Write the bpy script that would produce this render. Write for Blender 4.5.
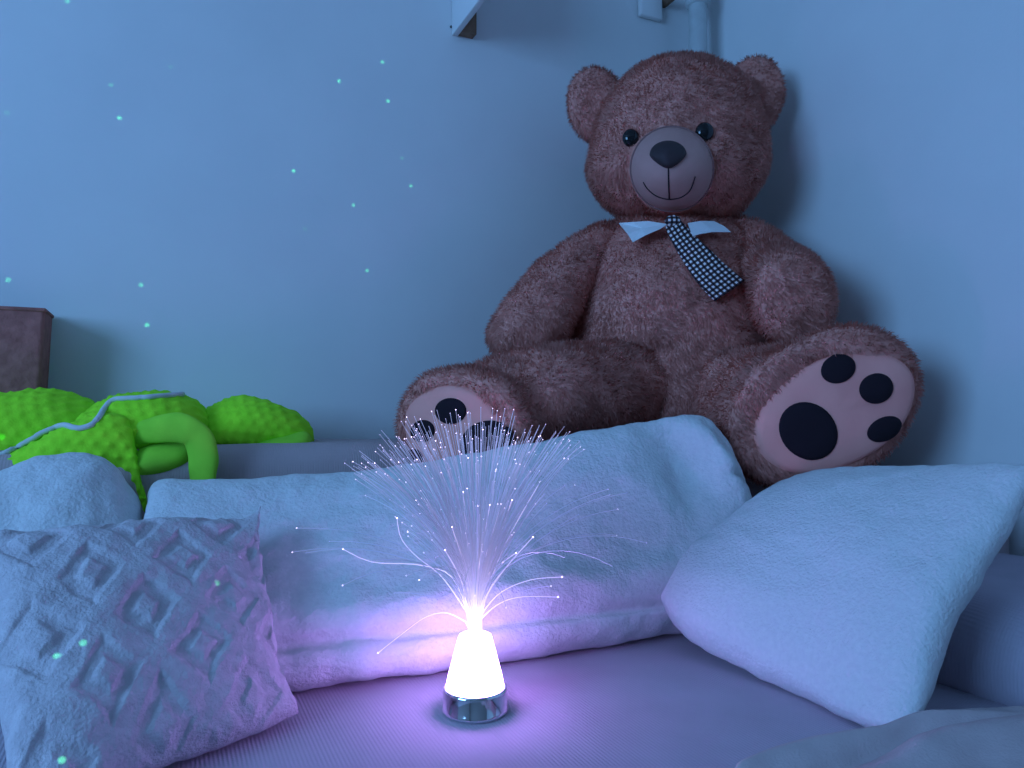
import bpy, bmesh, math, random
import numpy as np
from mathutils import Vector, Matrix, noise
from mathutils.bvhtree import BVHTree

for o in list(bpy.data.objects):
    bpy.data.objects.remove(o, do_unlink=True)
rng = np.random.default_rng(7)
random.seed(7)
scene = bpy.context.scene
COL = scene.collection

# ------------------------------------------------------------------ camera
FPX, YAW, PITCH = 740.0, math.radians(25), math.radians(2)
CAM = np.array((0.0, 0.0, 0.80))
cy, sy, cp, sp = math.cos(YAW), math.sin(YAW), math.cos(PITCH), math.sin(PITCH)
CR = np.array((cy, -sy, 0.0))
CF = np.array((sy * cp, cy * cp, sp))
CU = np.array((-sy * sp, -cy * sp, cp))
cd = bpy.data.cameras.new('camera')
cam = bpy.data.objects.new('camera', cd)
COL.objects.link(cam)
cam.location = CAM
cam.rotation_euler = (math.pi / 2 + PITCH, 0, -YAW)
cd.sensor_width = 36
cd.lens = FPX / 1024 * 36
cd.clip_start = 0.02
scene.camera = cam
scene.view_settings.view_transform = 'Standard'
scene.view_settings.look = 'None'
scene.view_settings.gamma = 1
scene.view_settings.use_curve_mapping = False
scene.view_settings.exposure = 0.0

# ------------------------------------------------------------------ world and window light
world = bpy.data.worlds.new('dusk')
scene.world = world
world.use_nodes = True
world.node_tree.nodes['Background'].inputs[0].default_value = (0.12, 0.34, 0.75, 1)
world.node_tree.nodes['Background'].inputs[1].default_value = 1.0

WIN = dict(x=-2.4, y0=-0.95, y1=0.55, z0=0.95, z1=2.15)
wl = bpy.data.lights.new('window_daylight', 'AREA')
wl.shape = 'RECTANGLE'
wl.size, wl.size_y = WIN['z1'] - WIN['z0'], WIN['y1'] - WIN['y0']
wl.energy = 66
wl.color = (0.20, 0.49, 1.0)
wlo = bpy.data.objects.new('window_daylight', wl)
COL.objects.link(wlo)
wlo.location = (WIN['x'] + 0.02, (WIN['y0'] + WIN['y1']) / 2, (WIN['z0'] + WIN['z1']) / 2)
wlo.rotation_euler = (0, -math.pi / 2, 0)

# ------------------------------------------------------------------ helpers
SEAT = 0.42
YB, XR = 1.75, 1.46
ROOM_L, ROOM_F, ROOM_H = -2.4, -2.4, 2.55


def P(px, py, d):
    return CAM + CF * d + CR * ((px - 512) / FPX * d) - CU * ((py - 384) / FPX * d)


def ray(px, py):
    v = CF + CR * ((px - 512) / FPX) - CU * ((py - 384) / FPX)
    return v


def G(px, py, z):
    v = ray(px, py)
    return CAM + v * ((z - CAM[2]) / v[2])


def onplane(px, py, p0, n):
    v = ray(px, py)
    return CAM + v * (np.dot(np.array(p0) - CAM, n) / np.dot(v, n))


def nrm(v):
    v = np.array(v, float)
    return v / np.linalg.norm(v)


def empty(name, loc, label, cat, group=None):
    o = bpy.data.objects.new(name, None)
    COL.objects.link(o)
    o.location = loc
    o.empty_display_size = 0.05
    o['label'] = label
    o['category'] = cat
    if group:
        o['group'] = group
    return o


def root_loc(p):
    while p.parent:
        p = p.parent
    return np.array(p.location)


def build(name, V, F, mat, parent=None, origin=None, smooth=True, label=None, cat=None, normals=None):
    """link one mesh object; V in world space"""
    V = np.asarray(V, float)
    if parent is not None:
        off = root_loc(parent)
    elif origin is not None:
        off = np.array(origin, float)
    else:
        off = np.zeros(3)
    me = bpy.data.meshes.new(name)
    me.from_pydata((V - off).tolist(), [], [tuple(f) for f in F])
    me.materials.append(mat)
    if smooth:
        me.polygons.foreach_set('use_smooth', [True] * len(me.polygons))
    me.update()
    if normals is not None:
        me.normals_split_custom_set_from_vertices(normals.tolist())
    o = bpy.data.objects.new(name, me)
    COL.objects.link(o)
    if parent is not None:
        o.parent = parent
    else:
        o.location = off
    if label:
        o['label'] = label
    if cat:
        o['category'] = cat
    return o


def structure(o):
    o['kind'] = 'structure'
    return o


def box(x0, x1, y0, y1, z0, z1):
    V = [(x, y, z) for x in (x0, x1) for y in (y0, y1) for z in (z0, z1)]
    F = [(0, 1, 3, 2), (4, 6, 7, 5), (0, 4, 5, 1), (2, 3, 7, 6), (0, 2, 6, 4), (1, 5, 7, 3)]
    return V, F


def bevel_box(x0, x1, y0, y1, z0, z1, r=0.004, seg=2):
    bm = bmesh.new()
    V, F = box(x0, x1, y0, y1, z0, z1)
    vs = [bm.verts.new(v) for v in V]
    for f in F:
        bm.faces.new([vs[i] for i in f])
    bmesh.ops.recalc_face_normals(bm, faces=bm.faces)
    bmesh.ops.bevel(bm, geom=list(bm.edges), offset=r, segments=seg, affect='EDGES', profile=0.5)
    bm.verts.ensure_lookup_table()
    V = [tuple(v.co) for v in bm.verts]
    F = [[v.index for v in f.verts] for f in bm.faces]
    bm.free()
    return V, F


def soft_box(x0, x1, y0, y1, z0, z1, r, n=24, puff=0.0, seed=0, amp=0.0, scale=4.0):
    """upholstered block: rounded edges, slight puff and unevenness"""
    V, F, idx = [], [], {}
    c0 = np.array(((x0 + x1) / 2, (y0 + y1) / 2, (z0 + z1) / 2))
    h = np.array(((x1 - x0) / 2, (y1 - y0) / 2, (z1 - z0) / 2))
    inner = np.maximum(h - r, 1e-4)
    ns = [max(6, int(n * min(1, hh / 0.5))) for hh in h]

    def lin(m):
        t = np.linspace(-1, 1, m + 1)
        return np.sin(t * math.pi / 2) * 0.35 + t * 0.65

    def vert(p):
        key = tuple(np.round(p, 6))
        if key in idx:
            return idx[key]
        q = p * h
        c = np.clip(q, -inner, inner)
        d = q - c
        L = np.linalg.norm(d)
        w = c + d / L * r if L > 1e-9 else q
        k = (1 - p[0] ** 2) * (1 - p[1] ** 2) if abs(p[2]) > 0.999 else (1 - p[2] ** 2) * 0.5
        w = w * (1 + 0) + np.array([0, 0, puff * k * (1 if p[2] > 0 else 0)])
        w = c0 + w
        if amp:
            s = noise.noise(Vector(w * scale) + Vector((seed, 0, 0))) * amp
            w = w + (d / L if L > 1e-9 else np.zeros(3)) * s
        idx[key] = len(V)
        V.append(w)
        return idx[key]
    for ax in range(3):
        a, b = [i for i in range(3) if i != ax]
        for s in (-1, 1):
            la, lb = lin(ns[a]), lin(ns[b])
            for i in range(ns[a]):
                for j in range(ns[b]):
                    q = []
                    for (ii, jj) in ((i, j), (i + 1, j), (i + 1, j + 1), (i, j + 1)):
                        p = np.zeros(3)
                        p[ax] = s
                        p[a], p[b] = la[ii], lb[jj]
                        q.append(vert(p))
                    flip = (s > 0) == (ax == 1)
                    F.append(q[::-1] if flip else q)
    return np.array(V), F


def resample(pts, n):
    pts = np.array(pts, float)
    d = np.r_[0, np.cumsum(np.linalg.norm(np.diff(pts, axis=0), axis=1))]
    t = np.linspace(0, d[-1], n)
    # catmull-rom through the points, parameter = chord length
    out = np.zeros((n, pts.shape[1]))
    for k, tt in enumerate(t):
        i = min(max(np.searchsorted(d, tt) - 1, 0), len(d) - 2)
        u = (tt - d[i]) / max(d[i + 1] - d[i], 1e-9)
        p0, p1, p2, p3 = pts[max(i - 1, 0)], pts[i], pts[i + 1], pts[min(i + 2, len(pts) - 1)]
        out[k] = 0.5 * ((2 * p1) + (-p0 + p2) * u + (2 * p0 - 5 * p1 + 4 * p2 - p3) * u * u + (-p0 + 3 * p1 - 3 * p2 + p3) * u ** 3)
    return out


def loft(C, A, B, n=28, m=40, cap0=True, cap1=True):
    """smooth closed tube through sections: centre, half-axis vectors a and b"""
    k = len(C)
    S = np.hstack([np.array(C, float), np.array(A, float), np.array(B, float)])
    tt = np.linspace(0, k - 1, n)
    R = np.zeros((n, 9))
    for j, t in enumerate(tt):
        i = min(int(t), k - 2)
        u = t - i
        p0, p1, p2, p3 = S[max(i - 1, 0)], S[i], S[i + 1], S[min(i + 2, k - 1)]
        R[j] = 0.5 * ((2 * p1) + (-p0 + p2) * u + (2 * p0 - 5 * p1 + 4 * p2 - p3) * u * u + (-p0 + 3 * p1 - 3 * p2 + p3) * u ** 3)
    V, F = [], []
    th = np.linspace(0, 2 * math.pi, m, endpoint=False)
    for j in range(n):
        c, a, b = R[j, :3], R[j, 3:6], R[j, 6:]
        for t in th:
            V.append(c + a * math.cos(t) + b * math.sin(t))
    for j in range(n - 1):
        for i in range(m):
            i2 = (i + 1) % m
            F.append((j * m + i, j * m + i2, (j + 1) * m + i2, (j + 1) * m + i))
    if cap0:
        V.append(R[0, :3])
        F += [((i + 1) % m, i, len(V) - 1) for i in range(m)]
    if cap1:
        V.append(R[-1, :3])
        b0 = (n - 1) * m
        F += [(b0 + i, b0 + (i + 1) % m, len(V) - 1) for i in range(m)]
    V = np.array(V)
    # outward orientation
    c = V.mean(0)
    s = 0
    for f in F[::7]:
        p = V[list(f)]
        s += np.dot(np.cross(p[1] - p[0], p[2] - p[0]), p.mean(0) - c)
    if s < 0:
        F = [tuple(reversed(f)) for f in F]
    return V, F


def vnormals(V, F):
    V = np.asarray(V)
    N = np.zeros_like(V)
    T = tris(F)
    g = np.cross(V[T[:, 1]] - V[T[:, 0]], V[T[:, 2]] - V[T[:, 0]])
    for k in range(3):
        np.add.at(N, T[:, k], g)
    return N / np.maximum(np.linalg.norm(N, axis=1, keepdims=True), 1e-12)


def tris(F):
    T = []
    for f in F:
        for k in range(1, len(f) - 1):
            T.append((f[0], f[k], f[k + 1]))
    return np.array(T)


def fnoise(V, scale, seed=0.0, octaves=1):
    out = np.zeros(len(V))
    off = Vector((seed, seed * 1.7, -seed))
    for i, v in enumerate(V):
        p = Vector(v) * scale + off
        out[i] = noise.noise(p) if octaves == 1 else noise.fractal(p, 0.9, 2.0, octaves)
    return out


def displaced(V, F, amp, scale, seed=0, octaves=1):
    N = vnormals(V, F)
    return np.asarray(V) + N * (fnoise(V, scale, seed, octaves) * amp)[:, None]


def furry(V, F, density, length, width, comb=(0, 0, -1), lean=0.9, jitter=0.5, keep=None, clump=0.35, seed=1):
    """skin mesh plus short pile: every strand a tapered two-segment blade. Returns V, F, normals"""
    r = np.random.default_rng(seed)
    V = np.asarray(V, float)
    VN = vnormals(V, F)
    T = tris(F)
    a, b, c = V[T[:, 0]], V[T[:, 1]], V[T[:, 2]]
    ar = np.linalg.norm(np.cross(b - a, c - a), axis=1) / 2
    n = int(ar.sum() * density)
    ti = r.choice(len(T), n, p=ar / ar.sum())
    u, v = r.random(n), r.random(n)
    s = u + v > 1
    u[s], v[s] = 1 - u[s], 1 - v[s]
    w = 1 - u - v
    Pp = a[ti] * w[:, None] + b[ti] * u[:, None] + c[ti] * v[:, None]
    Nn = VN[T[ti, 0]] * w[:, None] + VN[T[ti, 1]] * u[:, None] + VN[T[ti, 2]] * v[:, None]
    Nn /= np.maximum(np.linalg.norm(Nn, axis=1, keepdims=True), 1e-9)
    if keep is not None:
        k = keep(Pp, Nn)
        Pp, Nn = Pp[k], Nn[k]
        n = len(Pp)
    cb = np.array(comb, float)[None] - Nn * (Nn @ np.array(comb, float))[:, None]
    cl = np.zeros((n, 3))
    if clump:
        q = Pp * 34.0
        cl[:, 0] = np.sin(q[:, 0] * 1.3 + 2 * np.sin(q[:, 1] * 0.9)) + np.sin(q[:, 2] * 2.1 + q[:, 0])
        cl[:, 1] = np.sin(q[:, 1] * 1.7 + 2 * np.sin(q[:, 2] * 1.1)) + np.sin(q[:, 0] * 1.9 - q[:, 2])
        cl[:, 2] = np.sin(q[:, 2] * 1.5 + 2 * np.sin(q[:, 0] * 1.2)) + np.sin(q[:, 1] * 2.3 + q[:, 2])
    D = Nn + cb * lean + cl * clump + r.normal(0, jitter, (n, 3))
    D /= np.linalg.norm(D, axis=1, keepdims=True)
    dn = (D * Nn).sum(1)
    D += Nn * np.maximum(0.15 - dn, 0)[:, None]
    D /= np.linalg.norm(D, axis=1, keepdims=True)
    L = length * (0.6 + 0.7 * r.random(n))
    W = np.cross(D, Nn)
    ln = np.linalg.norm(W, axis=1, keepdims=True)
    W = W / np.maximum(ln, 1e-6) * (width * (0.6 + 0.8 * r.random(n)))[:, None] / 2
    mid = Pp + D * (L * 0.55)[:, None]
    tip = Pp + D * L[:, None] + cb * (L * 0.25)[:, None]
    root = Pp - Nn * 0.001
    SV = np.stack([root - W, root + W, mid + W * 0.8, mid - W * 0.8, tip], axis=1).reshape(-1, 3)
    jit = r.normal(0, 0.28, (n, 3))
    SN = Nn + jit + D * 0.25
    SN /= np.linalg.norm(SN, axis=1, keepdims=True)
    SN = np.repeat(SN, 5, axis=0)
    o = np.arange(n) * 5 + len(V)
    g = np.cross(W * 2, D)
    flip = (g * Nn).sum(1) < 0
    q = np.stack([o, o + 1, o + 2, o + 3], 1)
    t = np.stack([o + 3, o + 2, o + 4], 1)
    q[flip] = q[flip][:, ::-1]
    t[flip] = t[flip][:, ::-1]
    Vall = np.vstack([V, SV])
    Fall = [tuple(f) for f in F] + q.tolist() + t.tolist()
    return Vall, Fall, np.vstack([VN, SN])


def coons(bottom, top, left, right, nu, nv):
    """bottom/top run left->right, left/right run bottom->top"""
    b, t = resample(bottom, nu + 1), resample(top, nu + 1)
    l, r = resample(left, nv + 1), resample(right, nv + 1)
    U = np.linspace(0, 1, nu + 1)[:, None, None]
    W = np.linspace(0, 1, nv + 1)[None, :, None]
    p00, p10, p01, p11 = b[0], b[-1], t[0], t[-1]
    return ((1 - W) * b[:, None] + W * t[:, None] + (1 - U) * l[None] + U * r[None]
            - ((1 - U) * (1 - W) * p00 + U * (1 - W) * p10 + (1 - U) * W * p01 + U * W * p11))


def pillow(bottom, top, left, right, tf, tb, nu=90, nv=70, p=2.6, q=0.5, front=None, push=None, toward=None):
    """stuffed cover between four edges; front(u,v) adds relief on the front side, push(pos) any sag"""
    S = coons(bottom, top, left, right, nu, nv)
    du = np.gradient(S, axis=0)
    dv = np.gradient(S, axis=1)
    Nn = np.cross(du, dv)
    Nn /= np.maximum(np.linalg.norm(Nn, axis=2, keepdims=True), 1e-9)
    Nn = Nn.mean((0, 1))
    Nn /= np.linalg.norm(Nn)
    tgt = CAM - S.mean((0, 1)) if toward is None else np.array(toward)
    if np.dot(Nn, tgt) < 0:
        Nn = -Nn
    U, W = np.meshgrid(np.linspace(0, 1, nu + 1), np.linspace(0, 1, nv + 1), indexing='ij')
    prof = (np.clip(1 - np.abs(2 * U - 1) ** p, 0, 1) * np.clip(1 - np.abs(2 * W - 1) ** p, 0, 1)) ** q
    h = tf * prof
    if front is not None:
        h = h + front(U, W) * np.minimum(prof * 3, 1)
    FR = S + Nn * h[..., None]
    BK = S - Nn * (tb * prof)[..., None]
    V = list(FR.reshape(-1, 3))
    ix = lambda i, j: i * (nv + 1) + j
    bidx = {}
    for i in range(nu + 1):
        for j in range(nv + 1):
            if i in (0, nu) or j in (0, nv):
                bidx[i, j] = ix(i, j)
            else:
                bidx[i, j] = len(V)
                V.append(BK[i, j])
    F = []
    for i in range(nu):
        for j in range(nv):
            F.append((ix(i, j), ix(i + 1, j), ix(i + 1, j + 1), ix(i, j + 1)))
            F.append((bidx[i, j], bidx[i, j + 1], bidx[i + 1, j + 1], bidx[i + 1, j]))
    V = np.array(V)
    p0 = V[list(F[len(F) // 2 - (len(F) // 2) % 2])]
    if np.dot(np.cross(p0[1] - p0[0], p0[2] - p0[0]), Nn) < 0:
        F = [tuple(reversed(f)) for f in F]
    if push:
        V = push(V)
    return V, F, Nn


def tube(pts, rad, m=6, taper=None):
    pts = np.array(pts, float)
    n = len(pts)
    V, F = [], []
    d = np.gradient(pts, axis=0)
    up = np.array((0.31, 0.2, 0.93))
    for i in range(n):
        t = nrm(d[i])
        a = np.cross(t, up)
        a = nrm(a) if np.linalg.norm(a) > 1e-4 else np.array((1.0, 0, 0))
        b = np.cross(t, a)
        r = rad if taper is None else rad * taper[i]
        for k in range(m):
            th = 2 * math.pi * k / m
            V.append(pts[i] + (a * math.cos(th) + b * math.sin(th)) * r)
    for i in range(n - 1):
        for k in range(m):
            k2 = (k + 1) % m
            F.append((i * m + k, i * m + k2, (i + 1) * m + k2, (i + 1) * m + k))
    F.append(tuple(range(m))[::-1])
    F.append(tuple((n - 1) * m + k for k in range(m)))
    return V, F


def lathe(prof, m=48, centre=(0, 0, 0)):
    V, F = [], []
    for (r, z) in prof:
        for k in range(m):
            th = 2 * math.pi * k / m
            V.append((centre[0] + r * math.cos(th), centre[1] + r * math.sin(th), centre[2] + z))
    for i in range(len(prof) - 1):
        for k in range(m):
            k2 = (k + 1) % m
            F.append((i * m + k, i * m + k2, (i + 1) * m + k2, (i + 1) * m + k))
    F.append(tuple(range(m))[::-1])
    F.append(tuple((len(prof) - 1) * m + k for k in range(m)))
    return V, F


def join(parts):
    V, F = [], []
    for v, f in parts:
        o = len(V)
        V += [tuple(x) for x in v]
        F += [tuple(i + o for i in ff) for ff in f]
    return V, F


# ------------------------------------------------------------------ materials
def mat(name, col, rough=0.9, metal=0.0, var=None, vscale=30.0, bump=0.0, bscale=200.0, bdist=0.002,
        emit=None, estr=0.0, sheen=0.0, detail=3.0):
    m = bpy.data.materials.new(name)
    m.use_nodes = True
    nt = m.node_tree
    b = nt.nodes['Principled BSDF']
    b.inputs['Roughness'].default_value = rough
    b.inputs['Metallic'].default_value = metal
    b.inputs['Base Color'].default_value = (*col, 1)
    if 'Specular IOR Level' in b.inputs and metal == 0:
        b.inputs['Specular IOR Level'].default_value = 0.15 if rough > 0.75 else 0.5
    if sheen:
        b.inputs['Sheen Weight'].default_value = sheen
        b.inputs['Sheen Roughness'].default_value = 0.5
    tc = nt.nodes.new('ShaderNodeTexCoord')
    if var is not None:
        nz = nt.nodes.new('ShaderNodeTexNoise')
        nz.inputs['Scale'].default_value = vscale
        nz.inputs['Detail'].default_value = detail
        nt.links.new(tc.outputs['Object'], nz.inputs['Vector'])
        rp = nt.nodes.new('ShaderNodeValToRGB')
        rp.color_ramp.elements[0].position = 0.3
        rp.color_ramp.elements[1].position = 0.7
        rp.color_ramp.elements[0].color = (*var, 1)
        rp.color_ramp.elements[1].color = (*col, 1)
        nt.links.new(nz.outputs['Fac'], rp.inputs['Fac'])
        nt.links.new(rp.outputs['Color'], b.inputs['Base Color'])
    if bump:
        nz2 = nt.nodes.new('ShaderNodeTexNoise')
        nz2.inputs['Scale'].default_value = bscale
        nz2.inputs['Detail'].default_value = 4
        nt.links.new(tc.outputs['Object'], nz2.inputs['Vector'])
        bp = nt.nodes.new('ShaderNodeBump')
        bp.inputs['Strength'].default_value = bump
        bp.inputs['Distance'].default_value = bdist
        nt.links.new(nz2.outputs['Fac'], bp.inputs['Height'])
        nt.links.new(bp.outputs['Normal'], b.inputs['Normal'])
    if emit is not None:
        b.inputs['Emission Color'].default_value = (*emit, 1)
        b.inputs['Emission Strength'].default_value = estr
    return m


def rib_fabric(name, col, pitch, strength=0.5, axis='X'):
    m = mat(name, col, 0.95, var=tuple(c * 0.88 for c in col), vscale=9)
    nt = m.node_tree
    b = nt.nodes['Principled BSDF']
    tc = nt.nodes.new('ShaderNodeTexCoord')
    hs = []
    for ax, k in (('X', 1.0), ('Y', 0.55)):
        w = nt.nodes.new('ShaderNodeTexWave')
        w.bands_direction = ax
        w.wave_profile = 'SIN'
        w.inputs['Scale'].default_value = 2 * math.pi / (pitch * 20)
        w.inputs['Distortion'].default_value = 0.4
        w.inputs['Detail Scale'].default_value = 2
        nt.links.new(tc.outputs['Object'], w.inputs['Vector'])
        ml = nt.nodes.new('ShaderNodeMath')
        ml.operation = 'MULTIPLY'
        ml.inputs[1].default_value = k
        nt.links.new(w.outputs['Fac'], ml.inputs[0])
        hs.append(ml)
    ad = nt.nodes.new('ShaderNodeMath')
    ad.operation = 'ADD'
    nt.links.new(hs[0].outputs[0], ad.inputs[0])
    nt.links.new(hs[1].outputs[0], ad.inputs[1])
    bp = nt.nodes.new('ShaderNodeBump')
    bp.inputs['Strength'].default_value = strength
    bp.inputs['Distance'].default_value = 0.0012
    nt.links.new(ad.outputs[0], bp.inputs['Height'])
    nt.links.new(bp.outputs['Normal'], b.inputs['Normal'])
    return m


M = {}
M['wall'] = mat('wall_paint', (0.80, 0.80, 0.80), 0.9, var=(0.765, 0.765, 0.77), vscale=5, bump=0.25, bscale=260, bdist=0.001)
M['ceiling'] = mat('ceiling_paint', (0.6, 0.6, 0.6), 0.95, bump=0.1, bscale=200)
M['wall_dim'] = mat('wall_paint_low_bounce', (0.34, 0.31, 0.30), 0.9, bump=0.2, bscale=260, bdist=0.001)  # unseen front wall, colour darkened so less light bounces into the corner
M['floor'] = mat('floor_laminate', (0.30, 0.22, 0.16), 0.5, var=(0.22, 0.16, 0.11), vscale=4)
M['white'] = mat('white_gloss_paint', (0.78, 0.78, 0.78), 0.45)
M['pipe'] = mat('pipe_plastic', (0.62, 0.66, 0.66), 0.5, var=(0.5, 0.52, 0.52), vscale=18)
M['batten'] = mat('raw_wood', (0.30, 0.19, 0.13), 0.8, var=(0.2, 0.12, 0.08), vscale=40)
M['hole'] = mat('screw_hole', (0.05, 0.05, 0.05), 0.6)
M['sofa'] = rib_fabric('sofa_rib_fabric', (0.54, 0.46, 0.54), 0.0046, 0.35)
M['sofa_back'] = rib_fabric('sofa_back_fabric', (0.54, 0.42, 0.43), 0.0046, 0.25)
M['fleece'] = mat('white_fleece', (0.72, 0.72, 0.73), 1.0, var=(0.66, 0.66, 0.68), vscale=120, bump=0.8, bscale=170, bdist=0.003)
M['sherpa'] = mat('white_sherpa', (0.71, 0.71, 0.72), 1.0, var=(0.65, 0.65, 0.67), vscale=150, bump=0.8, bscale=210, bdist=0.003)
M['jacq'] = mat('beige_pile_fabric', (0.66, 0.60, 0.64), 1.0, var=(0.55, 0.49, 0.53), vscale=70, bump=0.8, bscale=230, bdist=0.003)
M['throw'] = mat('grey_throw', (0.56, 0.45, 0.46), 1.0, var=(0.48, 0.38, 0.39), vscale=25, bump=0.5, bscale=330, bdist=0.002)
M['fur'] = mat('brown_fur', (0.80, 0.36, 0.30), 1.0, var=(0.62, 0.25, 0.20), vscale=38)
M['strand'] = mat('brown_fur_strand', (0.86, 0.41, 0.34), 1.0, var=(0.70, 0.29, 0.235), vscale=38)
_nt = M['strand'].node_tree
_p = _nt.nodes['Principled BSDF']
_tr = _nt.nodes.new('ShaderNodeBsdfTranslucent')
_src = _p.inputs['Base Color'].links[0].from_socket
_nt.links.new(_src, _tr.inputs['Color'])
_mx = _nt.nodes.new('ShaderNodeMixShader')
_mx.inputs[0].default_value = 0.42
_nt.links.new(_p.outputs[0], _mx.inputs[1])
_nt.links.new(_tr.outputs[0], _mx.inputs[2])
_nt.links.new(_mx.outputs[0], _nt.nodes['Material Output'].inputs['Surface'])
M['suede'] = mat('pink_suede', (0.97, 0.40, 0.34), 0.95, var=(0.90, 0.35, 0.30), vscale=14, bump=0.2, bscale=400, bdist=0.001)
M['muzzle'] = mat('muzzle_suede', (0.56, 0.29, 0.26), 0.95, var=(0.51, 0.26, 0.23), vscale=20, bump=0.2, bscale=400, bdist=0.001)
M['black'] = mat('black_felt', (0.022, 0.014, 0.02), 0.9)
M['nose'] = mat('nose_fabric', (0.04, 0.022, 0.026), 0.7)
M['eye'] = mat('eye_plastic', (0.008, 0.008, 0.01), 0.12)
M['thread'] = mat('thread', (0.03, 0.018, 0.022), 0.8)
M['seam'] = mat('seam_thread', (0.30, 0.15, 0.14), 0.9)
M['collar'] = mat('collar_cotton', (0.82, 0.83, 0.85), 0.9, bump=0.2, bscale=500)
M['green'] = mat('green_plush', (0.42, 0.95, 0.04), 0.95, var=(0.33, 0.84, 0.03), vscale=40, bump=0.4, bscale=300, bdist=0.002, sheen=0.0)
M['green_smooth'] = mat('green_velour', (0.35, 0.78, 0.06), 0.95, var=(0.28, 0.68, 0.05), vscale=25, bump=0.2, bscale=350)
M['piping'] = mat('pale_piping', (0.62, 0.66, 0.66), 0.9)
M['brown'] = mat('brown_woven', (0.50, 0.20, 0.17), 0.95, var=(0.34, 0.13, 0.11), vscale=45, bump=0.6, bscale=120, bdist=0.003)
M['chrome'] = mat('chrome', (0.82, 0.82, 0.86), 0.07, metal=1.0)
M['dark'] = mat('dark_plastic', (0.03, 0.03, 0.035), 0.5)

# tie: woven check driven by the strip's own UVs
tm = mat('check_cotton', (0.8, 0.8, 0.8), 0.9)
nt = tm.node_tree
uvn = nt.nodes.new('ShaderNodeUVMap')
sep = nt.nodes.new('ShaderNodeSeparateXYZ')
nt.links.new(uvn.outputs['UV'], sep.inputs[0])
st = []
for k in range(2):
    fr = nt.nodes.new('ShaderNodeMath'); fr.operation = 'FRACT'
    nt.links.new(sep.outputs[k], fr.inputs[0])
    gt = nt.nodes.new('ShaderNodeMath'); gt.operation = 'GREATER_THAN'; gt.inputs[1].default_value = 0.5
    nt.links.new(fr.outputs[0], gt.inputs[0])
    st.append(gt)
ad = nt.nodes.new('ShaderNodeMath'); ad.operation = 'ADD'
nt.links.new(st[0].outputs[0], ad.inputs[0]); nt.links.new(st[1].outputs[0], ad.inputs[1])
rp = nt.nodes.new('ShaderNodeValToRGB')
rp.color_ramp.interpolation = 'CONSTANT'
dv = nt.nodes.new('ShaderNodeMath'); dv.operation = 'MULTIPLY'; dv.inputs[1].default_value = 0.5
nt.links.new(ad.outputs[0], dv.inputs[0])
e = rp.color_ramp.elements
e[0].color = (0.85, 0.78, 0.78, 1)
e[1].position = 0.75; e[1].color = (0.02, 0.015, 0.02, 1)
e2 = e.new(0.25); e2.color = (0.09, 0.055, 0.06, 1)
nt.links.new(dv.outputs[0], rp.inputs[0])
nt.links.new(rp.outputs[0], nt.nodes['Principled BSDF'].inputs['Base Color'])
M['tie'] = tm

# ------------------------------------------------------------------ room shell
def wall_obj(name, V, F, m):
    return structure(build(name, V, F, m, smooth=False))


T = 0.12
wall_obj('floor', *box(ROOM_L - T, XR + T, ROOM_F - T, YB + T, -0.1, 0.0), M['floor'])
wall_obj('ceiling', *box(ROOM_L - T, XR + T, ROOM_F - T, YB + T, ROOM_H, ROOM_H + 0.1), M['ceiling'])
wall_obj('wall_back', *box(ROOM_L - T, XR + T, YB, YB + T, 0, ROOM_H), M['wall'])
wall_obj('wall_right', *box(XR, XR + T, ROOM_F, YB, 0, ROOM_H), M['wall'])
wall_obj('wall_front', *box(ROOM_L - T, XR + T, ROOM_F - T, ROOM_F, 0, ROOM_H), M['wall_dim'])
w = WIN
wall_obj('wall_left', *join([
    box(ROOM_L - T, ROOM_L, ROOM_F, w['y0'], 0, ROOM_H), box(ROOM_L - T, ROOM_L, w['y1'], YB, 0, ROOM_H),
    box(ROOM_L - T, ROOM_L, w['y0'], w['y1'], 0, w['z0']), box(ROOM_L - T, ROOM_L, w['y0'], w['y1'], w['z1'], ROOM_H)]), M['wall'])
fw = 0.05
win = wall_obj('window_1', *join([
    box(ROOM_L - 0.1, ROOM_L - 0.04, w['y0'], w['y0'] + fw, w['z0'], w['z1']),
    box(ROOM_L - 0.1, ROOM_L - 0.04, w['y1'] - fw, w['y1'], w['z0'], w['z1']),
    box(ROOM_L - 0.1, ROOM_L - 0.04, w['y0'] + fw, w['y1'] - fw, w['z0'], w['z0'] + fw),
    box(ROOM_L - 0.1, ROOM_L - 0.04, w['y0'] + fw, w['y1'] - fw, w['z1'] - fw, w['z1'])]), M['white'])

# ------------------------------------------------------------------ sofa
sofa = empty('corner_sofa', (0.0, 1.0, 0.0), 'mauve ribbed corner sofa with low backrest standing in the room corner', 'sofa')
V, F = soft_box(-1.75, XR - 0.005, 0.22, 1.45, 0.14, SEAT, 0.05, n=40, puff=0.0)
build('seat_cushion', V, F, M['sofa'], sofa)
V, F = soft_box(-1.75, XR - 0.005, 1.40, YB - 0.012, 0.10, 0.735, 0.05, n=40, amp=0.005, scale=6)
build('backrest', V, F, M['sofa_back'], sofa, label='mauve backrest along the wall')
V, F = soft_box(1.08, XR - 0.006, 0.86, 1.44, SEAT - 0.03, 0.67, 0.06, n=30, amp=0.01)
build('corner_cushion', V, F, M['sofa_back'], sofa)
V, F = soft_box(0.98, XR - 0.006, 0.24, 0.95, SEAT - 0.06, 0.537, 0.085, n=40, amp=0.012, scale=5)
build('armrest', V, F, M['sofa'], sofa, label='low rounded mauve armrest by the right wall')
for (lx, ly) in ((-1.65, 0.32), (-1.65, 1.62), (1.36, 0.32), (1.36, 1.62)):
    V, F = lathe([(0.022, 0.0), (0.03, 0.15)], 16, (lx, ly, 0.0))
    build('sofa_leg', V, F, M['dark'], sofa)

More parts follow.
